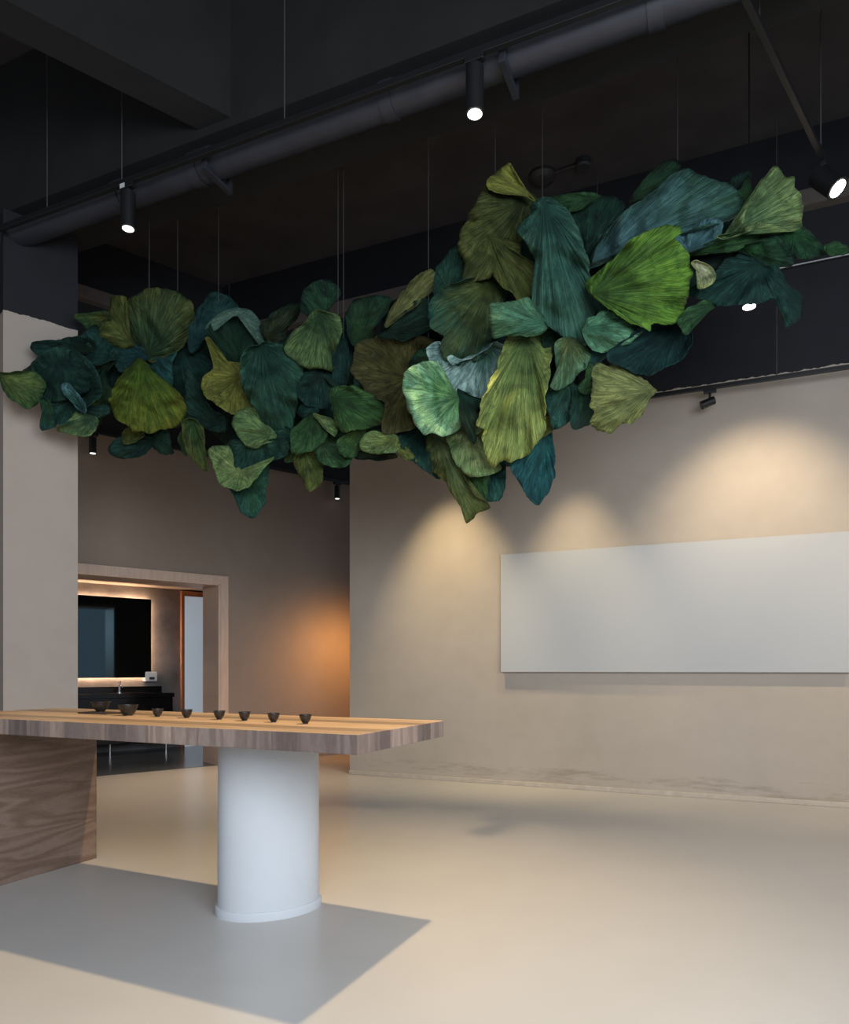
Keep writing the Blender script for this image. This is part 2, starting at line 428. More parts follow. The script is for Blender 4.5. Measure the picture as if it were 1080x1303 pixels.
# smoke detector and junction box on the ceiling
sd = on_z(690, 222, CEIL)
t = thing('smoke_detector', sd, 'round dark disc detector on the ceiling above the sculpture', 'smoke detector')
bm = bmesh.new(); add_lathe(bm, [(0,0),(.13,0),(.13,-.03),(.11,-.055),(.06,-.07),(0,-.07)]); obj('body', bm, M_darkgrey, t, auto=True)
jb = on_z(742, 204, CEIL)
j = thing('junction_box', jb, 'small round dark junction box on the ceiling right of the disc detector', 'junction box')
bm = bmesh.new(); add_lathe(bm, [(0,0),(.075,0),(.075,-.06),(.06,-.075),(0,-.075)]); obj('body', bm, M_darkgrey, j, auto=True)
bm = bmesh.new(); a = sd+Vector((0,0,-.02)); b = jb+Vector((0,0,-.02)); dd = (b-a).normalized(); add_tube(bm, a+dd*.13-jb, b-dd*.07-jb, .012, 10); obj('conduit', bm, M_darkgrey, j)

# ------------------------------------------------------------------ blank panel on the right wall
Pw = A_end - v*.055
pa, pb = on_plane(637, 706, Pw, u), on_plane(641, 855, Pw, u)
pd = on_plane(1078, 676, Pw, u)
zt_, zb_ = (pa.z+pd.z)/2, pb.z
k0 = (pa-Pw).dot(u); k1 = k0 + (pd-pa).length + .03
pan = thing('wall_panel', Pw+u*k0+Vector((0,0,zb_)), 'large blank light grey rectangular panel mounted on the right wall', 'panel', ra)
ln = k1-k0
bm = bmesh.new(); add_box(bm, (0, 0, 0), (ln, .012, zt_-zb_)); obj('face', bm, M_canvas, pan)
bm = bmesh.new(); add_box(bm, (.01, .012, .01), (ln-.01, .055, zt_-zb_-.01)); tag(obj('backing_frame', bm, M_canvas_edge, pan), 'darker grey backing frame')

# ------------------------------------------------------------------ table
TOP = 1.2-.2535
cN = on_z(455, 935, TOP); cF = on_z(564, 917.5, TOP)
ut = Vector((2.156,-1,0)).normalized(); vt = Vector((-ut.y, ut.x, 0))
TW = (cF-cN).dot(vt)+.03; TL = 2.78; TH = .0797
tb = thing('wooden_table', Vector((cN.x, cN.y, 0)), 'long walnut slab table on a white oval pedestal and a wooden panel leg', 'table', math.atan2(ut.y, ut.x))
bm = bmesh.new()
fs = add_box(bm, (-TL, 0, TOP-TH), (0, TW, TOP))
fs[1].material_index = 1
obj('table_top', bm, [M_wood_edge, M_wood_top], tb, bevel=.003)
MT = (Matrix.Translation(Vector((cN.x, cN.y, 0))) @ Matrix.Rotation(math.atan2(ut.y, ut.x), 4, 'Z')).inverted()
# oval pedestal
pcx, pcy = -.781, 3.565
Lc = np.linalg.cholesky(np.array([[.0603,.0125],[.0125,.042]]))
def ring(bm, sc, z, n=72):
    out = []
    for i in range(n):
        a = 2*math.pi*i/n
        q = Lc @ np.array([math.cos(a), math.sin(a)])*sc
        out.append(bm.verts.new(MT @ Vector((pcx+q[0], pcy+q[1], z))))
    return out
def ring_solid(bm, secs):
    R = [ring(bm, s, z) for s, z in secs]
    for p, q in zip(R, R[1:]):
        for i in range(len(p)): bm.faces.new((p[i], p[(i+1)%len(p)], q[(i+1)%len(p)], q[i]))
    bm.faces.new(R[0][::-1]); bm.faces.new(R[-1])
bm = bmesh.new(); ring_solid(bm, [(.985,0), (.985,.2), (.972,TOP-TH)])
ped = tag(obj('pedestal', bm, M_white, tb, auto=True), 'white oval pedestal')
bm = bmesh.new(); ring_solid(bm, [(1.03,0), (1.03,.035), (1.02,.042), (.98,.042)]); obj('base_ring', bm, M_white, ped, auto=True)
# panel leg: its visible face looks along +ut
l1_ = MT @ floor_at(123, 1092); 
bm = bmesh.new(); add_box(bm, (l1_.x-.5, .004, 0), (l1_.x, l1_.y, TOP-TH)); tag(obj('panel_leg', bm, M_wood_leg, tb, bevel=.002), 'dark wood grain panel leg')

# ------------------------------------------------------------------ tea things on the table
def on_top(px, py): return on_z(px, py, TOP)
def cup_bm(r, h, foot=.5, wave=0):
    bm = bmesh.new(); n = 40
    prof = [(0,0),(r*foot,0),(r*foot,h*.08),(r*(foot+.08),h*.12),(r*.80,h*.45),(r*.94,h*.75),(r,h),(r*.95,h),(r*.87,h*.75),(r*.70,h*.42),(r*.35,h*.2),(0,h*.17)]
    add_lathe(bm, prof, n)
    return bm
bdP = on_top(128, 908)
bd = thing('tea_tray', bdP, 'small dark wooden board under the leftmost bowl on the table', 'tray', math.atan2(ut.y, ut.x))
bm = bmesh.new(); add_box(bm, (-.115,-.06,.0), (.115,.06,.009)); obj('board', bm, M_board, bd, bevel=.002)
b1 = thing('tea_bowl', bdP+Vector((0,0,.009)), 'flared dark clay bowl on the small wooden board, leftmost on the table', 'bowl')
obj('bowl_body', cup_bm(.048, .054, .42), M_clay, b1, auto=True)
bm = bmesh.new(); add_lathe(bm, [(.047,.052),(.055,.056),(.055,.059),(.046,.058)], 40); obj('flared_rim', bm, M_clay, b1, auto=True)
b2 = thing('tea_bowl', on_top(163, 910.5), 'wide dark clay bowl standing bare on the table, second from the left', 'bowl')
obj('bowl_body', cup_bm(.051, .058, .5), M_clay, b2, auto=True)
bm = bmesh.new(); add_lathe(bm, [(.048,.052),(.052,.053),(.053,.060),(.048,.060)], 40); obj('rim_band', bm, M_clay, b2, auto=True)
cups = [(200.5, 912), (237.5, 913.5), (279, 915.5), (311, 917), (348, 919), (388.5, 921)]
names = ['small dark clay teacup next to the wide bare bowl, leftmost of the six teacups', 'second from the left of the six small dark teacups on the table',
         'third from the left of the six small dark teacups on the table', 'fourth from the left of the six small dark teacups on the table',
         'second from the right of the six small dark teacups on the table', 'small dark clay teacup at the right end of the row on the table']
proto = None
for (cx, cy), lab in zip(cups, names):
    P = on_top(cx, cy)
    if proto is None:
        proto = thing('teacup', P, lab, 'cup', group='teacups in a row on the table')
        obj('cup_body', cup_bm(.0285, .042, .42), M_clay, proto, auto=True)
        bm = bmesh.new(); add_lathe(bm, [(.0268,.039),(.030,.040),(.030,.044),(.0262,.044)], 32); obj('rim', bm, M_clay, proto, auto=True)
    else:
        c = proto.copy(); C.objects.link(c); c.location = P; c['label'] = lab
        for ch in list(proto.children):
            d = ch.copy(); C.objects.link(d); d.parent = c

# ------------------------------------------------------------------ hanging leaf sculpture
LEAF_GAIN = .86
leaf_mats = {}
def leaf_mat(ca, cb):
    key = (ca, cb)
    if key in leaf_mats: return leaf_mats[key]
    m, nt, N, L, B = nodes_of('leaf_dyed_fabric')
    a = tuple(min(.9, x*LEAF_GAIN) for x in lin(ca)[:3])+(1,)
    b = tuple(min(.9, x*LEAF_GAIN) for x in lin(cb)[:3])+(1,)
    uv = mapping(nt, (1,1,1), 'UV')
    st = mapping(nt, (10, 1.5, 1), 'UV')
    streak = noise(nt, st, 1.0, 5, .62, .7)
    fine = noise(nt, mapping(nt, (34, 3.4, 1), 'UV'), 1.0, 3, .6, .5)
    patch = noise(nt, mapping(nt, (1,1,1), 'Object'), 5.5, 4, .6, .6)
    cloud = noise(nt, mapping(nt, (1,1,1), 'Object', (5,3,1)), 9.0, 4, .6, .4)
    sp = N.new('ShaderNodeSeparateXYZ'); L.new(uv, sp.inputs[0])
    f = math_(nt, 'ADD', math_(nt, 'MULTIPLY', patch, 1.1), math_(nt, 'MULTIPLY', streak, .7))
    f = math_(nt, 'ADD', f, math_(nt, 'MULTIPLY', sp.outputs['Y'], .8))
    f = math_(nt, 'SUBTRACT', f, .92)
    col = ramp(nt, f, [(.15, a), (.85, b)])
    dk = ramp(nt, streak, [(.28, (.62,.66,.64,1)), (.5, (1,1,1,1)), (.75, (1.22,1.2,1.16,1))])
    col = mixc(nt, 1.0, col, dk, 'MULTIPLY')
    fk = ramp(nt, fine, [(.3, (.78,.80,.79,1)), (.55, (1,1,1,1)), (.8, (1.12,1.12,1.1,1))])
    col = mixc(nt, 1.0, col, fk, 'MULTIPLY')
    cl = ramp(nt, cloud, [(.32, (.56,.60,.60,1)), (.5, (1,1,1,1)), (.72, (1.2,1.18,1.1,1))])
    col = mixc(nt, 1.0, col, cl, 'MULTIPLY')
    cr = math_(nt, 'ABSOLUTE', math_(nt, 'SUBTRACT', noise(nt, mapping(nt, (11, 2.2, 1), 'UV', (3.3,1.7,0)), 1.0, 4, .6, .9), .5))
    crease_shade = ramp(nt, cr, [(.0, (.50,.55,.54,1)), (.04, (.92,.93,.92,1)), (.10, (1,1,1,1))])  # shade in the creases painted into the leaf colour as thin dark lines
    col = mixc(nt, 1.0, col, crease_shade, 'MULTIPLY')
    L.new(col, B.inputs['Base Color']); B.inputs['Roughness'].default_value = .78
    B.inputs['Specular IOR Level'].default_value = .25
    hgt = math_(nt, 'ADD', math_(nt, 'ADD', streak, math_(nt, 'MULTIPLY', fine, .4)), math_(nt, 'MULTIPLY', math_(nt, 'MINIMUM', cr, .1), 4.0))
    bump(nt, hgt, .8, .018, B)
    leaf_mats[key] = m
    return m
CROPS = {'A':(0,340,3.6), 'B':(220,340,1080/280), 'C':(430,320,1080/290), 'D':(570,190,1080/280), 'E':(740,190,1080/340), 'F':(620,400,1080/260), 'P':(0,0,1)}
def depth_of(px):                                        # the cloud hangs just beyond the big beam and swings in at its left end
    return float(np.interp(px, [-40,0,100,190,290,430,600,1000,1100], [4.85,5.0,5.4,5.72,5.72,5.25,4.95,4.6,4.55]))
rootP = at(520, 480, 5.1)
sculpt = thing('leaf_sculpture', rootP, 'long hanging cloud of large crinkled green leaves above the table', 'hanging sculpture')
rng = np.random.RandomState(11)
def vnoise(x, seed):
    """smooth 1-D value noise"""
    r = np.random.RandomState(seed).uniform(-1, 1, 512)
    i = np.floor(x).astype(int); f = x-i; f = f*f*(3-2*f)
    return r[i % 512]*(1-f)+r[(i+1) % 512]*f
leaf_n = 0
def leaf(crop, L_, ca, cb, pts, O=None, cup=None, tilt=None, fold=1.0, label=None, curl=None, ragged=1.0):
    global leaf_n
    ox, oy, s = CROPS[crop]
    P = np.array([(ox+x/s, oy+y/s) for x, y in pts], float)
    n = len(P)
    cc = P.mean(0); P = cc+(P-cc)*(1.13 if L_ <= 6 else 1.08 if L_ <= 8 else 1.04)
    seg = np.linalg.norm(np.roll(P, -1, 0)-P, axis=1); per = seg.sum()
    out = []
    for i in range(n):                                   # closed centripetal-ish Catmull-Rom
        p0, p1, p2, p3 = P[i-1], P[i], P[(i+1) % n], P[(i+2) % n]
        k = max(2, int(seg[i]/2.4))
        m1 = (p2-p0)*.5; m2 = (p3-p1)*.5
        l1 = np.linalg.norm(m1); l2 = np.linalg.norm(m2); lim = seg[i]*1.0
        if l1 > lim: m1 = m1*lim/l1
        if l2 > lim: m2 = m2*lim/l2
        for j in range(k):
            t = j/k; t2 = t*t; t3 = t2*t
            out.append((2*t3-3*t2+1)*p1+(t3-2*t2+t)*m1+(-2*t3+3*t2)*p2+(t3-t2)*m2)
    Q = np.array(out); N_ = len(Q)
    cen = Q.mean(0)
    if O is None: o = cen
    else: o = np.array((ox+O[0]/s, oy+O[1]/s))
    tt = np.arange(N_)/N_
    sd = leaf_n*17+3; r_ = np.random.RandomState(sd)
    nrm = (Q-cen); nrm /= (np.linalg.norm(nrm, axis=1)[:, None]+1e-6)
    def closed(freq, seed):                              # periodic noise round the rim
        k = max(3, int(freq)); x = tt*k
        rr = np.random.RandomState(seed).uniform(-1, 1, k)
        i = np.floor(x).astype(int) % k; f = x-np.floor(x); f = f*f*(3-2*f)
        return rr[i]*(1-f)+rr[(i+1) % k]*f
    Q = Q+nrm*(closed(per/11, sd+1)*1.9*ragged+closed(per/4, sd+2)*.8*ragged)[:, None]
    Rp = math.sqrt(max(1., .5*abs(np.sum(Q[:,0]*np.roll(Q[:,1],-1)-np.roll(Q[:,0],-1)*Q[:,1])))/math.pi)
    m = max(8, min(26, int(Rp/2.2)))
    Yc = depth_of(cen[0])-(L_-6)*.07
    Rm = Rp*Yc/F
    cup = r_.choice([1,1,1,-.6])*r_.uniform(.2,.5) if cup is None else cup
    tilt = (r_.uniform(-.32,.32), r_.uniform(-.30,.30)) if tilt is None else tilt
    curl = r_.uniform(-.25,.35) if curl is None else curl
    ang = r_.uniform(0, math.pi); ca_, sa_ = math.cos(ang), math.sin(ang)
    f1 = closed(7, sd+5); f2 = closed(max(8, per/17), sd+6); f3 = closed(max(10, per/7), sd+7)
    g1 = closed(6, sd+8); g2 = closed(max(9, per/13), sd+9); g3 = closed(max(12, per/5), sd+10); am = .45+.9*np.abs(closed(6, sd+11))
    rr = (np.arange(1, m+1)/m)**.92
    V = [o]; D = []
    G = o[None,None,:]+(Q-o)[None,:,:]*rr[:,None,None]
    def dep(g, r, a, b, c):
        q = (g-cen)/Rp
        x = q[...,0]*ca_+q[...,1]*sa_; y = -q[...,0]*sa_+q[...,1]*ca_
        d = tilt[0]*q[...,0]+tilt[1]*q[...,1]+cup*(1.0*x*x+.35*y*y-.5)
        d = d+fold*(a*.48*r**1.5+b*.066*r**1.2+c*.042*r)+lump(q)+curl*np.maximum(r-.72, 0)**2*4.0
        return d*Rm
    r2 = rr[:,None]*np.ones((1,N_)); wv = np.clip((r2-.25)/.7, 0, 1); wv = wv*wv*(3-2*wv)
    gs = r_.uniform(-1, 1, (24, 24)); la = r_.uniform(0, math.pi)
    def lump(q):                                         # soft creases across the sheet
        x = (q[...,0]*math.cos(la)+q[...,1]*math.sin(la))*3.4+11; y = (-q[...,0]*math.sin(la)+q[...,1]*math.cos(la))*1.5+11
        x = np.clip(x+.5*np.sin(y*1.7), 0, 22.9); y = np.clip(y, 0, 22.9)
        i = np.floor(x).astype(int); j = np.floor(y).astype(int); fx = x-i; fy = y-j
        fx = fx*fx*(3-2*fx); fy = fy*fy*(3-2*fy)
        return .24*fold*((gs[i,j]*(1-fx)+gs[i+1,j]*fx)*(1-fy)+(gs[i,j+1]*(1-fx)+gs[i+1,j+1]*fx)*fy)
    dd = dep(G, r2, f1[None,:]*(1-wv)+g1[None,:]*wv, (f2[None,:]*(1-wv)+g2[None,:]*wv)*am[None,:], (f3[None,:]*(1-wv)+g3[None,:]*wv)*am[None,:])
    d0 = float(dep(o[None,:], np.zeros(1), np.zeros(1), np.zeros(1), np.zeros(1))[0])
    Y = Yc+np.concatenate([[d0], dd.reshape(-1)])
    XY = np.concatenate([o[None,:], G.reshape(-1,2)])
    co = np.stack([(XY[:,0]-CX)/F*Y, Y, H+(HZ-XY[:,1])/F*Y], 1)
    base = co.mean(0)
    faces = []
    for i in range(N_):
        j = (i+1) % N_
        faces.append((0, 1+i, 1+j))
    for a in range(m-1):
        r0 = 1+a*N_; r1 = r0+N_
        for i in range(N_):
            j = (i+1) % N_
            faces.append((r0+i, r1+i, r1+j, r0+j))
    me = bpy.data.meshes.new('leaf'); me.from_pydata((co-base).tolist(), [], faces)
    uvl = me.uv_layers.new(name='UVMap')
    li = np.zeros(len(me.loops), int); me.loops.foreach_get('vertex_index', li)
    uvals = np.concatenate([[0], np.tile(tt, m)])*per/95.0+leaf_n*3.7; vvals = np.concatenate([[0], np.repeat(rr, N_)])
    # keep the seam quads continuous
    lu = uvals[li]; lv = vvals[li]
    k = 0
    for p in me.polygons:
        s0, c0_ = p.loop_start, p.loop_total
        q = lu[s0:s0+c0_]
        if c0_ == 3: 
            lu[s0] = max(q[1:].min(), 0)
        if q[1:].max()-q[1:].min() > .5*per/95.0:
            q = np.where(q < q.max()-.5*per/95.0, q+per/95.0, q); lu[s0:s0+c0_] = q
    arr = np.stack([lu, lv], 1).reshape(-1).astype(np.float32)
    uvl.data.foreach_set('uv', arr)
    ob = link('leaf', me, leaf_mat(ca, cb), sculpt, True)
    ob.location = Vector(base)-rootP
    so = ob.modifiers.new('thickness', 'SOLIDIFY'); so.thickness = .0025; so.offset = 0
    if label: ob['label'] = label
    leaf_n += 1
    return ob

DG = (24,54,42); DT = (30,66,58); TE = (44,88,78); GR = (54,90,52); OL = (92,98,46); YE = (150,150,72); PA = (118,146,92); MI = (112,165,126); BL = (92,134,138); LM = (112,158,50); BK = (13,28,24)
# --- left lobe
leaf('A',3,(118,136,74),GR,[(0,495),(60,492),(150,485),(190,520),(190,590),(140,635),(70,610),(30,560)],(2,500))
leaf('A',2,DG,DT,[(155,350),(250,335),(350,318),(420,340),(420,390),(330,400),(210,410)],(420,380))
leaf('A',4,(26,54,38),(46,86,76),[(160,490),(190,430),(250,392),(320,395),(400,440),(440,510),(440,580),(400,620),(360,650),(330,690),(265,695),(240,640),(190,600),(165,550)],(330,600),cup=-.45,curl=-.3)
leaf('A',3,GR,TE,[(190,600),(250,670),(255,720),(195,740),(188,680)],(230,610))
leaf('A',6,TE,BL,[(280,545),(310,537),(345,570),(385,620),(380,660),(330,620),(290,580)],(380,655))
leaf('A',5,DT,TE,[(340,650),(420,630),(510,640),(505,665),(450,690),(400,680)],(380,650))
leaf('A',5,(72,106,78),PA,[(265,745),(320,700),(350,670),(430,690),(430,730),(400,765),(330,760)],(430,695))
leaf('A',2,OL,GR,[(350,225),(400,210),(480,205),(500,230),(440,270),(400,275)],(500,225))
leaf('A',4,(104,112,58),OL,[(450,290),(480,240),(505,190),(510,150),(540,140),(575,150),(560,200),(570,260),(600,320),(620,360),(580,370),(520,380),(470,340)],(600,350))
leaf('A',5,(56,86,56),(88,98,52),[(555,200),(600,155),(690,115),(770,118),(840,150),(870,210),(865,280),(830,350),(760,390),(680,410),(620,340),(570,270)],(680,408),cup=.3)
leaf('A',3,TE,DT,[(350,380),(390,300),(440,275),(455,320),(520,375),(515,420),(430,440),(370,420)],(500,400))
leaf('A',3,(44,64,40),DG,[(410,380),(460,345),(520,380),(520,430),(480,480),(430,490)],(520,400))
leaf('A',4,(36,76,82),DT,[(520,400),(560,360),(620,362),(680,410),(640,440),(590,480),(545,460)],(675,408))
leaf('A',4,(40,90,96),TE,[(680,410),(720,390),(800,390),(780,450),(790,530),(740,510),(690,450)],(685,412))
leaf('A',8,(88,120,40),(112,116,38),[(505,590),(540,530),(610,450),(645,430),(700,490),(770,550),(830,600),(840,680),(790,720),(700,745),(620,740),(550,690),(515,640)],(645,432),cup=.35,curl=0,label='broad yellow-green leaf hanging at the front of the left lobe')
leaf('A',6,DG,DT,[(850,600),(860,500),(880,490),(900,560),(960,640),(1020,680),(1010,740),(880,710),(845,670)],(1010,720))
leaf('A',4,(46,86,88),DT,[(870,250),(920,180),(970,130),(1040,150),(1078,180),(1080,210),(1000,270),(900,380),(865,330)],(870,380))
leaf('A',5,(50,76,46),DG,[(440,560),(470,480),(500,560),(510,630),(460,630)],(460,630))
leaf('A',5,OL,GR,[(405,625),(430,560),(450,600),(440,640)],(420,635))
leaf('A',4,DG,DT,[(505,830),(560,780),(640,780),(700,800),(660,850),(600,870),(540,865)],(700,800))
leaf('A',5,(95,100,42),OL,[(565,800),(580,740),(655,740),(650,780),(600,805)],(620,740))
leaf('A',5,(32,62,42),DG,[(670,760),(760,750),(780,820),(790,850),(740,850),(700,810)],(680,760))
leaf('A',6,(60,92,52),OL,[(840,720),(880,700),(920,730),(945,850),(945,920),(900,890),(860,830)],(880,705))
leaf('A',5,OL,GR,[(815,790),(850,740),(875,800),(850,858)],(850,745))
# --- middle lobe
leaf('B',5,(28,60,42),DG,[(185,330),(225,260),(300,222),(380,240),(420,300),(450,390),(400,410),(350,500),(260,470),(200,400)],(330,480),cup=-.4)
leaf('B',6,(112,142,128),(72,106,88),[(175,300),(215,250),(300,208),(380,226),(425,290),(458,382),(424,390),(385,300),(345,256),(300,246),(255,272),(225,308)],(310,228),cup=.1,fold=.5,ragged=.5,label='thin pale grey-green curled leaf rim')
leaf('B',8,YE,(122,124,56),[(165,362),(185,360),(215,420),(260,465),(340,490),(345,560),(385,690),(290,705),(230,670),(185,650),(150,590),(155,540),(195,500),(190,440)],(330,540),cup=-.25,label='yellow pointed leaf at the front of the sculpture')
leaf('B',9,(36,74,62),(48,90,72),[(350,430),(390,395),(450,378),(530,385),(590,430),(635,490),(635,560),(615,640),(600,720),(575,800),(510,830),(460,800),(430,730),(380,650),(345,570),(335,500)],(430,385),cup=.4)
leaf('B',8,(110,140,86),PA,[(310,730),(340,700),(395,690),(430,750),(495,830),(400,880),(340,850),(305,790)],(480,825))
leaf('B',7,(50,90,72),DT,[(270,890),(310,850),(370,860),(480,850),(560,850),(550,920),(470,955),(390,1015),(300,990)],(400,860),cup=-.3)
leaf('B',8,(150,170,106),(118,146,88),[(180,910),(230,885),(275,880),(300,930),(330,985),(380,1010),(430,960),(505,925),(440,985),(380,1060),(310,1087),(240,1060),(210,980)],(320,1000),cup=-.2,label='pale lime curled leaf under the middle lobe')
leaf('B',6,(46,90,60),TE,[(290,1080),(370,1060),(460,980),(450,1100),(440,1160),(400,1215),(360,1210),(320,1150)],(380,1050))
leaf('B',6,(46,82,58),DG,[(630,180),(650,120),(700,80),(750,72),(800,100),(805,140),(770,190),(750,240),(690,240),(640,215)],(740,240))
leaf('B',8,(60,90,56),(104,130,78),[(555,390),(590,330),(650,270),(700,215),(780,235),(815,270),(820,330),(790,420),(785,500),(730,490),(660,480),(590,440)],(720,235),cup=.35)
leaf('B',5,(66,72,42),DG,[(440,290),(480,240),(560,195),(620,190),(610,240),(560,300),(540,370),(470,360)],(470,355))
leaf('B',6,(30,60,50),DT,[(625,600),(650,520),(720,490),(805,510),(795,580),(765,670),(700,680),(640,650)],(720,500))
leaf('B',6,TE,DT,[(615,710),(660,660),(715,680),(705,725),(650,735)],(700,680))
leaf('B',8,(50,86,48),(66,102,52),[(780,600),(860,585),(960,620),(1030,660),(1055,720),(1000,770),(900,790),(830,800),(800,740),(782,660)],(785,640),cup=.35)
leaf('B',5,DT,(34,70,66),[(800,330),(845,350),(862,470),(850,570),(800,570),(785,480)],(820,340))
leaf('B',8,(56,92,52),GR,[(585,800),(640,750),(700,725),(750,790),(755,830),(690,890),(600,915),(585,850)],(690,735))
leaf('B',8,(112,132,78),PA,[(695,725),(750,735),(800,760),(790,820),(740,780)],(700,730))
leaf('B',6,(90,106,52),OL,[(600,930),(640,890),(690,890),(730,1000),(720,1050),(670,1090),(640,1050),(610,990)],(650,895))
leaf('B',6,(70,102,68),GR,[(690,880),(760,820),(820,870),(870,930),(840,975),(750,965),(710,920)],(720,870))
leaf('B',7,(90,122,66),GR,[(812,855),(870,820),(940,795),(925,860),(890,925),(820,912)],(920,810))
leaf('B',8,(126,142,78),PA,[(915,880),(940,830),(1000,805),(1080,822),(1095,890),(1020,917),(940,907)],(1090,850))
leaf('B',5,(60,72,40),DG,[(860,900),(960,915),(1080,915),(1085,935),(1000,947),(900,935)],(1080,920))
leaf('B',6,(50,86,72),DT,[(455,790),(560,795),(605,830),(565,905),(480,890),(440,860)],(590,810))
leaf('B',5,OL,GR,[(555,905),(580,830),(605,930),(555,950)],(580,840))
leaf('C',6,(46,80,42),DG,[(45,340),(60,270),(110,230),(190,222),(240,235),(220,290),(180,330),(165,400),(120,450),(70,430)],(100,440),cup=.35)
leaf('C',7,(126,126,76),(96,98,54),[(232,335),(260,260),(330,160),(400,105),(450,100),(455,180),(410,215),(330,280),(240,350)],(236,340))
leaf('C',6,(28,56,44),DG,[(205,395),(290,330),(400,200),(445,200),(460,330),(400,385),(320,410),(240,408)],(215,395))
leaf('C',6,(50,92,72),DT,[(460,150),(480,70),(540,0),(620,-20),(610,100),(590,150),(500,190),(465,195)],(520,190))
leaf('C',6,(96,92,48),(74,70,38),[(85,560),(110,460),(170,425),(290,405),(400,420),(450,440),(440,480),(370,520),(330,560),(310,640),(330,710),(370,800),(220,832),(225,700),(150,660),(110,600)],(335,600),cup=-.25)
leaf('C',7,GR,DG,[(335,545),(380,480),(450,445),(490,480),(470,540),(380,560)],(480,480))
leaf('C',9,(92,104,52),(28,74,62),[(445,230),(520,170),(600,135),(720,115),(780,130),(805,180),(790,240),(740,400),(700,480),(560,560),(510,520),(490,430),(500,400),(440,350)],(735,135),cup=.35)
leaf('C',8,(88,130,118),(162,190,184),[(440,470),(480,435),(520,500),(560,540),(700,470),(740,430),(790,470),(790,530),(740,600),(680,700),(610,670),(530,640),(500,580),(460,590)],(700,440),ragged=1.8,label='pale blue-grey ruffled leaf edge at the middle of the sculpture')
leaf('C',10,(98,158,102),(146,190,150),[(310,610),(330,570),(400,530),(470,530),(520,620),(550,650),(575,720),(570,830),(500,870),(440,855),(410,860),(350,780),(325,700),(310,660)],(570,690),cup=.3,label='pale mint shell-shaped leaf')
leaf('C',9,(30,66,52),DG,[(550,650),(620,680),(705,715),(660,740),(670,790),(640,830),(655,880),(640,905),(600,830),(570,750)],(560,665))
leaf('C',7,(150,156,106),PA,[(528,880),(580,780),(620,850),(650,880),(690,850),(705,960),(760,1020),(660,1065),(570,1010),(535,930)],(610,800))
leaf('C',11,(118,144,82),(162,172,92),[(680,740),(700,680),(750,560),(790,450),(830,395),(970,385),(1000,480),(1000,600),(970,700),(980,790),(950,880),(910,950),(850,975),(770,990),(740,1010),(700,960),(690,870),(710,850),(660,820)],(890,392),cup=.4,curl=-.2,ragged=1.5,label='tall pale green draped leaf at the centre of the sculpture')
leaf('C',12,(92,148,118),(78,114,78),[(720,290),(735,250),(830,240),(900,225),(950,270),(990,350),(910,400),(800,395),(740,405),(725,350)],(985,345),cup=.4)
leaf('C',6,(96,112,70),OL,[(440,880),(520,870),(540,950),(580,1040),(640,1150),(690,1180),(702,1200),(650,1230),(640,1250),(602,1262),(596,1225),(560,1170),(500,1080),(440,1030)],(480,880))
leaf('C',5,(30,70,60),DT,[(230,850),(330,815),(440,820),(450,1000),(465,1062),(380,1005),(300,920)],(400,820))
leaf('C',7,(130,140,72),OL,[(265,910),(330,930),(372,990),(335,992),(290,965)],(270,915))
leaf('C',5,(78,124,62),GR,[(575,1030),(650,1030),(705,1030),(692,1172),(640,1160),(590,1110)],(640,1030))
leaf('C',4,(40,96,90),TE,[(680,1040),(760,1000),(785,970),(777,1150),(730,1167),(688,1160)],(740,1000))
leaf('C',7,(44,108,106),(34,84,88),[(808,980),(870,960),(940,890),(1000,865),(1022,950),(1022,1060),(990,1140),(950,1192),(920,1180),(870,1100)],(980,880),cup=.3,label='teal pointed leaf hanging lowest on the right')
leaf('C',8,(140,136,54),OL,[(945,800),(1000,755),(1025,820),(960,872)],(960,800))
# --- right lobe
leaf('D',8,YE,(128,130,56),[(192,180),(220,130),(300,75),(320,110),(370,180),(418,245),(350,220),(280,220)],(410,240),label='yellow leaf tip at the top of the sculpture')
leaf('D',7,(70,80,42),(90,94,46),[(58,470),(100,350),(150,260),(190,185),(280,212),(370,220),(418,245),(405,330),(360,400),(350,460),(260,490),(210,540),(210,610),(130,635),(80,645),(90,540)],(380,250),cup=.35)
leaf('D',8,(92,98,48),OL,[(130,400),(200,395),(205,440),(230,460),(290,450),(350,465),(355,520),(415,550),(425,600),(400,680),(390,720),(350,750),(310,690),(220,620),(170,540),(140,470)],(200,430),ragged=1.8)
leaf('D',11,(44,88,76),(72,116,98),[(345,402),(410,345),(415,285),(480,250),(560,285),(620,370),(660,480),(690,600),(705,740),(712,880),(690,930),(640,952),(540,890),(470,840),(420,760),(410,690),(430,600),(425,540),(385,460)],(470,258),cup=.4,label='large teal leaf draped down the front of the right lobe')
leaf('D',10,(60,102,62),GR,[(470,255),(560,220),(690,213),(735,235),(660,290),(600,313),(540,295)],(730,235))
leaf('D',9,(28,60,48),DG,[(580,320),(660,280),(740,230),(830,248),(862,290),(790,370),(730,470),(685,540),(650,450)],(685,535))
leaf('E',10,(92,134,138),(56,92,74),[(35,470),(60,380),(120,310),(200,230),(320,160),(360,110),(410,86),(480,108),(530,128),(600,150),(645,230),(615,265),(560,295),(480,310),(390,350),(300,340),(200,400),(110,450)],(45,455),cup=.3,label='long blue-grey leaf at the top of the right lobe')
leaf('E',8,(46,82,52),DG,[(203,205),(240,140),(310,70),(370,48),(392,75),(370,130),(300,180),(230,200)],(210,200))
leaf('E',12,(70,104,46),(112,156,56),[(35,530),(100,470),(160,420),(220,360),(300,325),(390,316),(397,345),(372,365),(420,410),(435,470),(435,550),(410,630),(385,690),(282,703),(276,730),(200,690),(130,650),(60,600),(38,570)],(48,585),cup=.35,label='bright lime green broad leaf at the front of the right lobe')
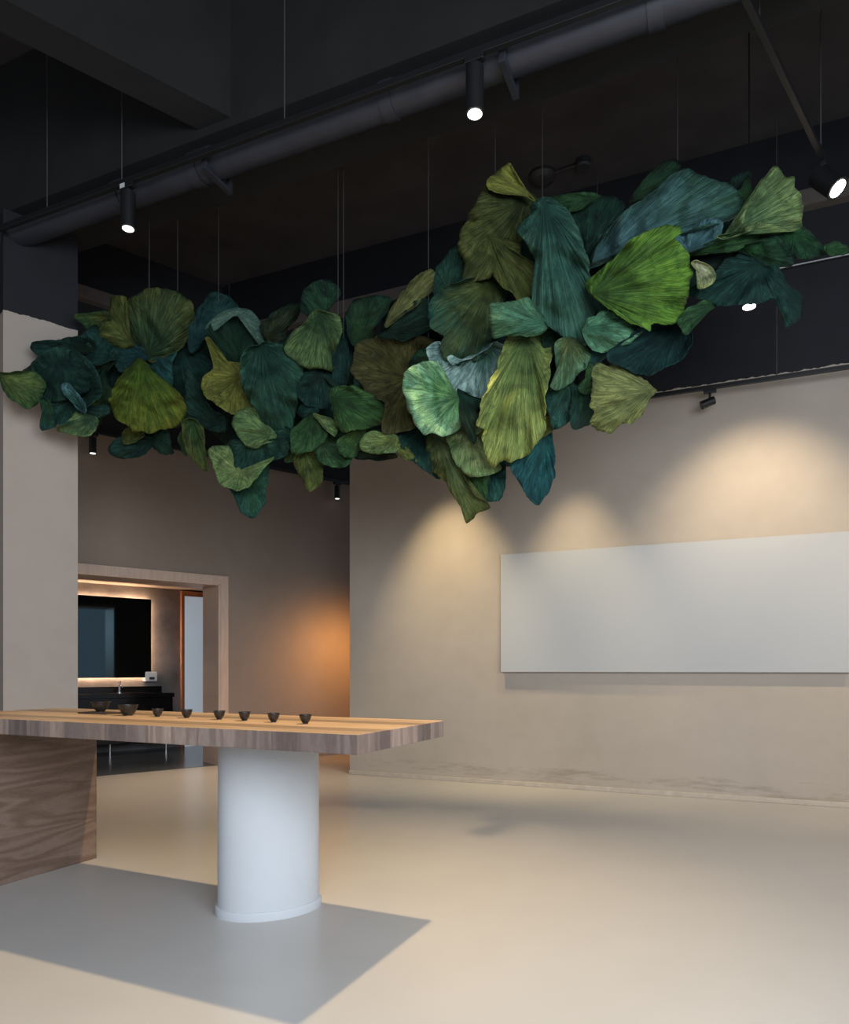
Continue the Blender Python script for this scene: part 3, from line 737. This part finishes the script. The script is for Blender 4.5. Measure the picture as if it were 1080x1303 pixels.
leaf('E',11,(84,138,106),MI,[(30,690),(90,658),(150,680),(235,725),(190,780),(110,812),(40,800),(10,740)],(20,720))
leaf('E',9,(20,50,48),(26,62,60),[(105,820),(180,770),(240,720),(290,690),(390,680),(410,730),(440,740),(430,800),(390,850),(300,895),(240,910),(180,882),(120,860)],(400,700),cup=-.35,curl=-.3)
leaf('E',11,(76,116,122),BL,[(378,362),(420,330),(500,283),(562,290),(572,312),(540,372),(480,400),(425,417)],(430,412))
leaf('E',11,(84,118,78),(134,156,98),[(548,348),(620,330),(650,300),(680,220),(720,140),(780,73),(800,90),(820,115),(858,113),(860,160),(885,190),(890,260),(885,310),(850,327),(780,300),(720,285),(690,325),(600,357)],(570,350),cup=.25,label='pale green ribbed fan leaf near the right tip')
leaf('E',10,(64,110,60),GR,[(430,425),(540,365),(620,345),(720,295),(800,300),(855,330),(800,360),(700,370),(640,403),(540,418)],(450,420))
leaf('E',9,(44,94,54),DG,[(785,355),(850,330),(892,314),(940,360),(987,398),(978,427),(860,440),(820,400)],(860,335))
leaf('E',9,(56,104,60),GR,[(980,398),(1010,374),(1035,374),(1079,402),(1050,431),(1010,427)],(990,405))
leaf('E',9,(46,94,54),DG,[(640,405),(710,360),(790,355),(850,435),(852,467),(740,473),(690,432)],(660,405))
leaf('E',9,(34,76,68),DT,[(435,565),(520,540),(560,470),(640,430),(720,450),(800,485),(830,545),(882,590),(882,660),(850,702),(820,717),(810,660),(800,605),(700,622),(580,632),(500,612),(440,585)],(720,460),cup=.3)
leaf('E',10,(56,96,62),GR,[(385,690),(420,650),(490,613),(552,622),(520,652),(460,690),(432,742),(400,720)],(540,625))
leaf('E',11,(204,202,164),(150,160,100),[(443,460),(465,448),(520,475),(541,510),(525,545),(470,562),(476,510),(455,480)],(460,455),ragged=.4,label='small cream curled petal-like leaf')
leaf('E',9,(58,98,50),DG,[(622,185),(650,140),(677,108),(684,150),(684,215),(650,215)],(665,210))
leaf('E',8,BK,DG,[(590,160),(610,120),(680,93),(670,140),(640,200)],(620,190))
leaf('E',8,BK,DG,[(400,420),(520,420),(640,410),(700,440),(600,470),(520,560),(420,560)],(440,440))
leaf('F',10,(100,114,66),(92,132,98),[(330,385),(370,330),(365,240),(365,140),(440,125),(500,160),(545,200),(520,270),(450,350),(400,388)],(430,130),cup=.3)
leaf('F',9,(60,110,106),TE,[(530,200),(635,180),(625,230),(560,275),(515,285)],(625,190))
leaf('F',9,(50,88,70),TE,[(298,430),(340,395),(440,368),(458,450),(430,560),(350,602),(330,540)],(420,380))
leaf('F',9,(44,84,62),DT,[(445,370),(520,395),(562,430),(557,550),(520,587),(460,600),(435,530),(450,440)],(500,390))
leaf('F',11,(160,164,102),(120,126,72),[(555,300),(590,260),(640,280),(680,263),(720,310),(800,340),(888,400),(850,440),(830,510),(790,555),(700,580),(630,620),(555,570),(560,520),(545,440)],(875,402),cup=.25,ragged=1.8,label='dry straw-coloured leaf at the lower right of the sculpture')
leaf('F',10,(90,130,82),GR,[(475,385),(510,340),(535,265),(572,300),(577,360),(540,412),(500,412)],(560,300))
leaf('F',8,(40,76,52),DG,[(295,110),(370,60),(450,120),(380,220),(310,200)],(380,80))
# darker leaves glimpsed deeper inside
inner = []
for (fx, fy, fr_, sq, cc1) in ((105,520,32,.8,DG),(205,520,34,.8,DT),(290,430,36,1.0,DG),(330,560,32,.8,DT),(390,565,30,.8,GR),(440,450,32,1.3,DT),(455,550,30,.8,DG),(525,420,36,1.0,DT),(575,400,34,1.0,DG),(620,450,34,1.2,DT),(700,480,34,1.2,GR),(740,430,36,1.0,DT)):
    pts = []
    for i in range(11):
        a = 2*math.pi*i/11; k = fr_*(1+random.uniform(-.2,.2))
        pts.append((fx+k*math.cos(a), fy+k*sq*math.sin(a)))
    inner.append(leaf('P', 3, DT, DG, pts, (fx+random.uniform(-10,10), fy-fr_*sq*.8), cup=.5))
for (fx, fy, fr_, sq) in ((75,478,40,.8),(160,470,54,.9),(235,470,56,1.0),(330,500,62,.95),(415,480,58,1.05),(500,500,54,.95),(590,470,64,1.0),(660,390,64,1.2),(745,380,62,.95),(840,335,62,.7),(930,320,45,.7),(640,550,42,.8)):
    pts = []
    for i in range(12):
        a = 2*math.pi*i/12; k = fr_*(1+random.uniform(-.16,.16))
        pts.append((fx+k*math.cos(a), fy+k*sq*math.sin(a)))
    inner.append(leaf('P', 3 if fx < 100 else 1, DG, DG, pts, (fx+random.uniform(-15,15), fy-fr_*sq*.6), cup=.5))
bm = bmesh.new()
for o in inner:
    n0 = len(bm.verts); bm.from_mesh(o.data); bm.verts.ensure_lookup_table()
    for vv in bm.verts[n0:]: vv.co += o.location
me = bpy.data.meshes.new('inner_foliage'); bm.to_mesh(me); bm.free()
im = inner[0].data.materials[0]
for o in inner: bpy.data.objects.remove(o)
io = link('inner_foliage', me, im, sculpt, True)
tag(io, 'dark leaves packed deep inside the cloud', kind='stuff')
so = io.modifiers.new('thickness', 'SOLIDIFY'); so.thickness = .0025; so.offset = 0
# thin wires that carry it
for (wx, y0, y1) in ((226,310,385),(278,268,385),(430,218,420),(437,232,430),(545,330,430),(690,240,260),(630,180,240),(862,150,260),(190,300,400)):
    Yw = depth_of(wx)
    p1 = at(wx, y1, Yw); p0 = Vector((p1.x, p1.y, CEIL-.003))
    bm = bmesh.new(); add_tube(bm, p1-rootP, p0-rootP, .0022, 6); obj('suspension_wire', bm, M_wire, sculpt)
print('leaves', leaf_n)

# ------------------------------------------------------------------ light
def spot_lamp(name, P, target, watts, angle, blend, col, r=.05):
    l = bpy.data.lights.new(name, 'SPOT'); l.energy = watts; l.spot_size = math.radians(angle); l.spot_blend = blend
    l.color = col; l.shadow_soft_size = r
    o = bpy.data.objects.new(name, l); C.objects.link(o); o.location = P
    o.rotation_euler = (Vector(target)-Vector(P)).to_track_quat('-Z', 'Y').to_euler()
    return o
WARM = (1, .72, .42); NEUT = (1, .86, .68)
def wall_pt(px, z):
    q = on_line(px, A_end, u); q.z = z; return q
# wall washers
for px, ztop, zaim, dist, wts, ang, col in ((578, 3.9, 1.2, .85, 330, 56, (1,.82,.50)), (735, 3.9, 1.0, .72, 210, 50, (1,.82,.50)), (965, 4.05, 2.0, 1.3, 250, 72, (1,.83,.58)), (1290, 4.05, 1.9, 1.3, 200, 72, (1,.83,.58))):
    P = wall_pt(px, ztop)-v*dist
    spot_lamp('wall_washer_lamp', P, wall_pt(px, zaim), wts, ang, 1.0, col, .06)
# the spotlight beside the pipe: it throws the table's shadow
G0 = floor_at(549, 1175); K0 = Vector((cF.x, cF.y, TOP-TH))
TL_ = G0+(K0-G0)*(4.2/K0.z)
print('table lamp', TL_, 'fixture', on_track(604))
spot_lamp('table_lamp', TL_, (-1.0, 3.2, 0), 640, 92, 1.0, (1,.75,.42), .05)
# other ceiling lamps over the floor
spot_lamp('floor_lamp', (3.3, 4.3, 4.3), (2.4, 3.8, 0), 230, 76, 1.0, (1,.76,.48), .06)
spot_lamp('corridor_lamp', at(474, 852, 9.3)+Vector((0,0,.5)), on_line(425, W0, w)+Vector((0,0,1.0)), 72, 165, 1.0, (1,.46,.12), .3)
spot_lamp('doorway_lamp', lt-wn*.5+w*1.6+Vector((0,0,-.25)), W0-wn*1.2-w*.6, 430, 60, 1.0, (1,.76,.5), .05)
spot_lamp('washroom_lamp', W0+wn*(yb*.6)+w*(kd1-1.0)+Vector((0,0,2.40)), W0+wn*(yb*.65)+w*(kd1-1.0), 40, 130, .9, (1,.8,.65), .05)
# daylight from the tall windows behind the camera
def area(name, P, target, sx, sy, watts, col):
    l = bpy.data.lights.new(name, 'AREA'); l.shape = 'RECTANGLE'; l.size = sx; l.size_y = sy; l.energy = watts; l.color = col
    o = bpy.data.objects.new(name, l); C.objects.link(o); o.location = P
    o.rotation_euler = (Vector(target)-Vector(P)).to_track_quat('-Z', 'Y').to_euler()
    return o
area('window_daylight', (1.2, -.9, 2.7), (-.1, 3.6, .3), 4.2, 2.6, 340, (.80,.90,1.0))
wd = bpy.data.worlds.new('daylight'); S.world = wd; wd.use_nodes = True
bg = wd.node_tree.nodes['Background']; bg.inputs['Color'].default_value = (.76,.86,1,1); bg.inputs['Strength'].default_value = .38

# ------------------------------------------------------------------ camera and view
cam = bpy.data.cameras.new('camera'); co_ = bpy.data.objects.new('camera', cam); C.objects.link(co_)
co_.location = (0, 0, H); co_.rotation_euler = (math.pi/2, 0, 0)
cam.sensor_width = 36; cam.lens = 36*F/1303; cam.shift_y = (HZ-651.5)/1303
cam.clip_start = .05
S.camera = co_
S.view_settings.view_transform = 'Standard'; S.view_settings.look = 'None'; S.view_settings.gamma = 1
S.view_settings.use_curve_mapping = False
S.view_settings.exposure = 0
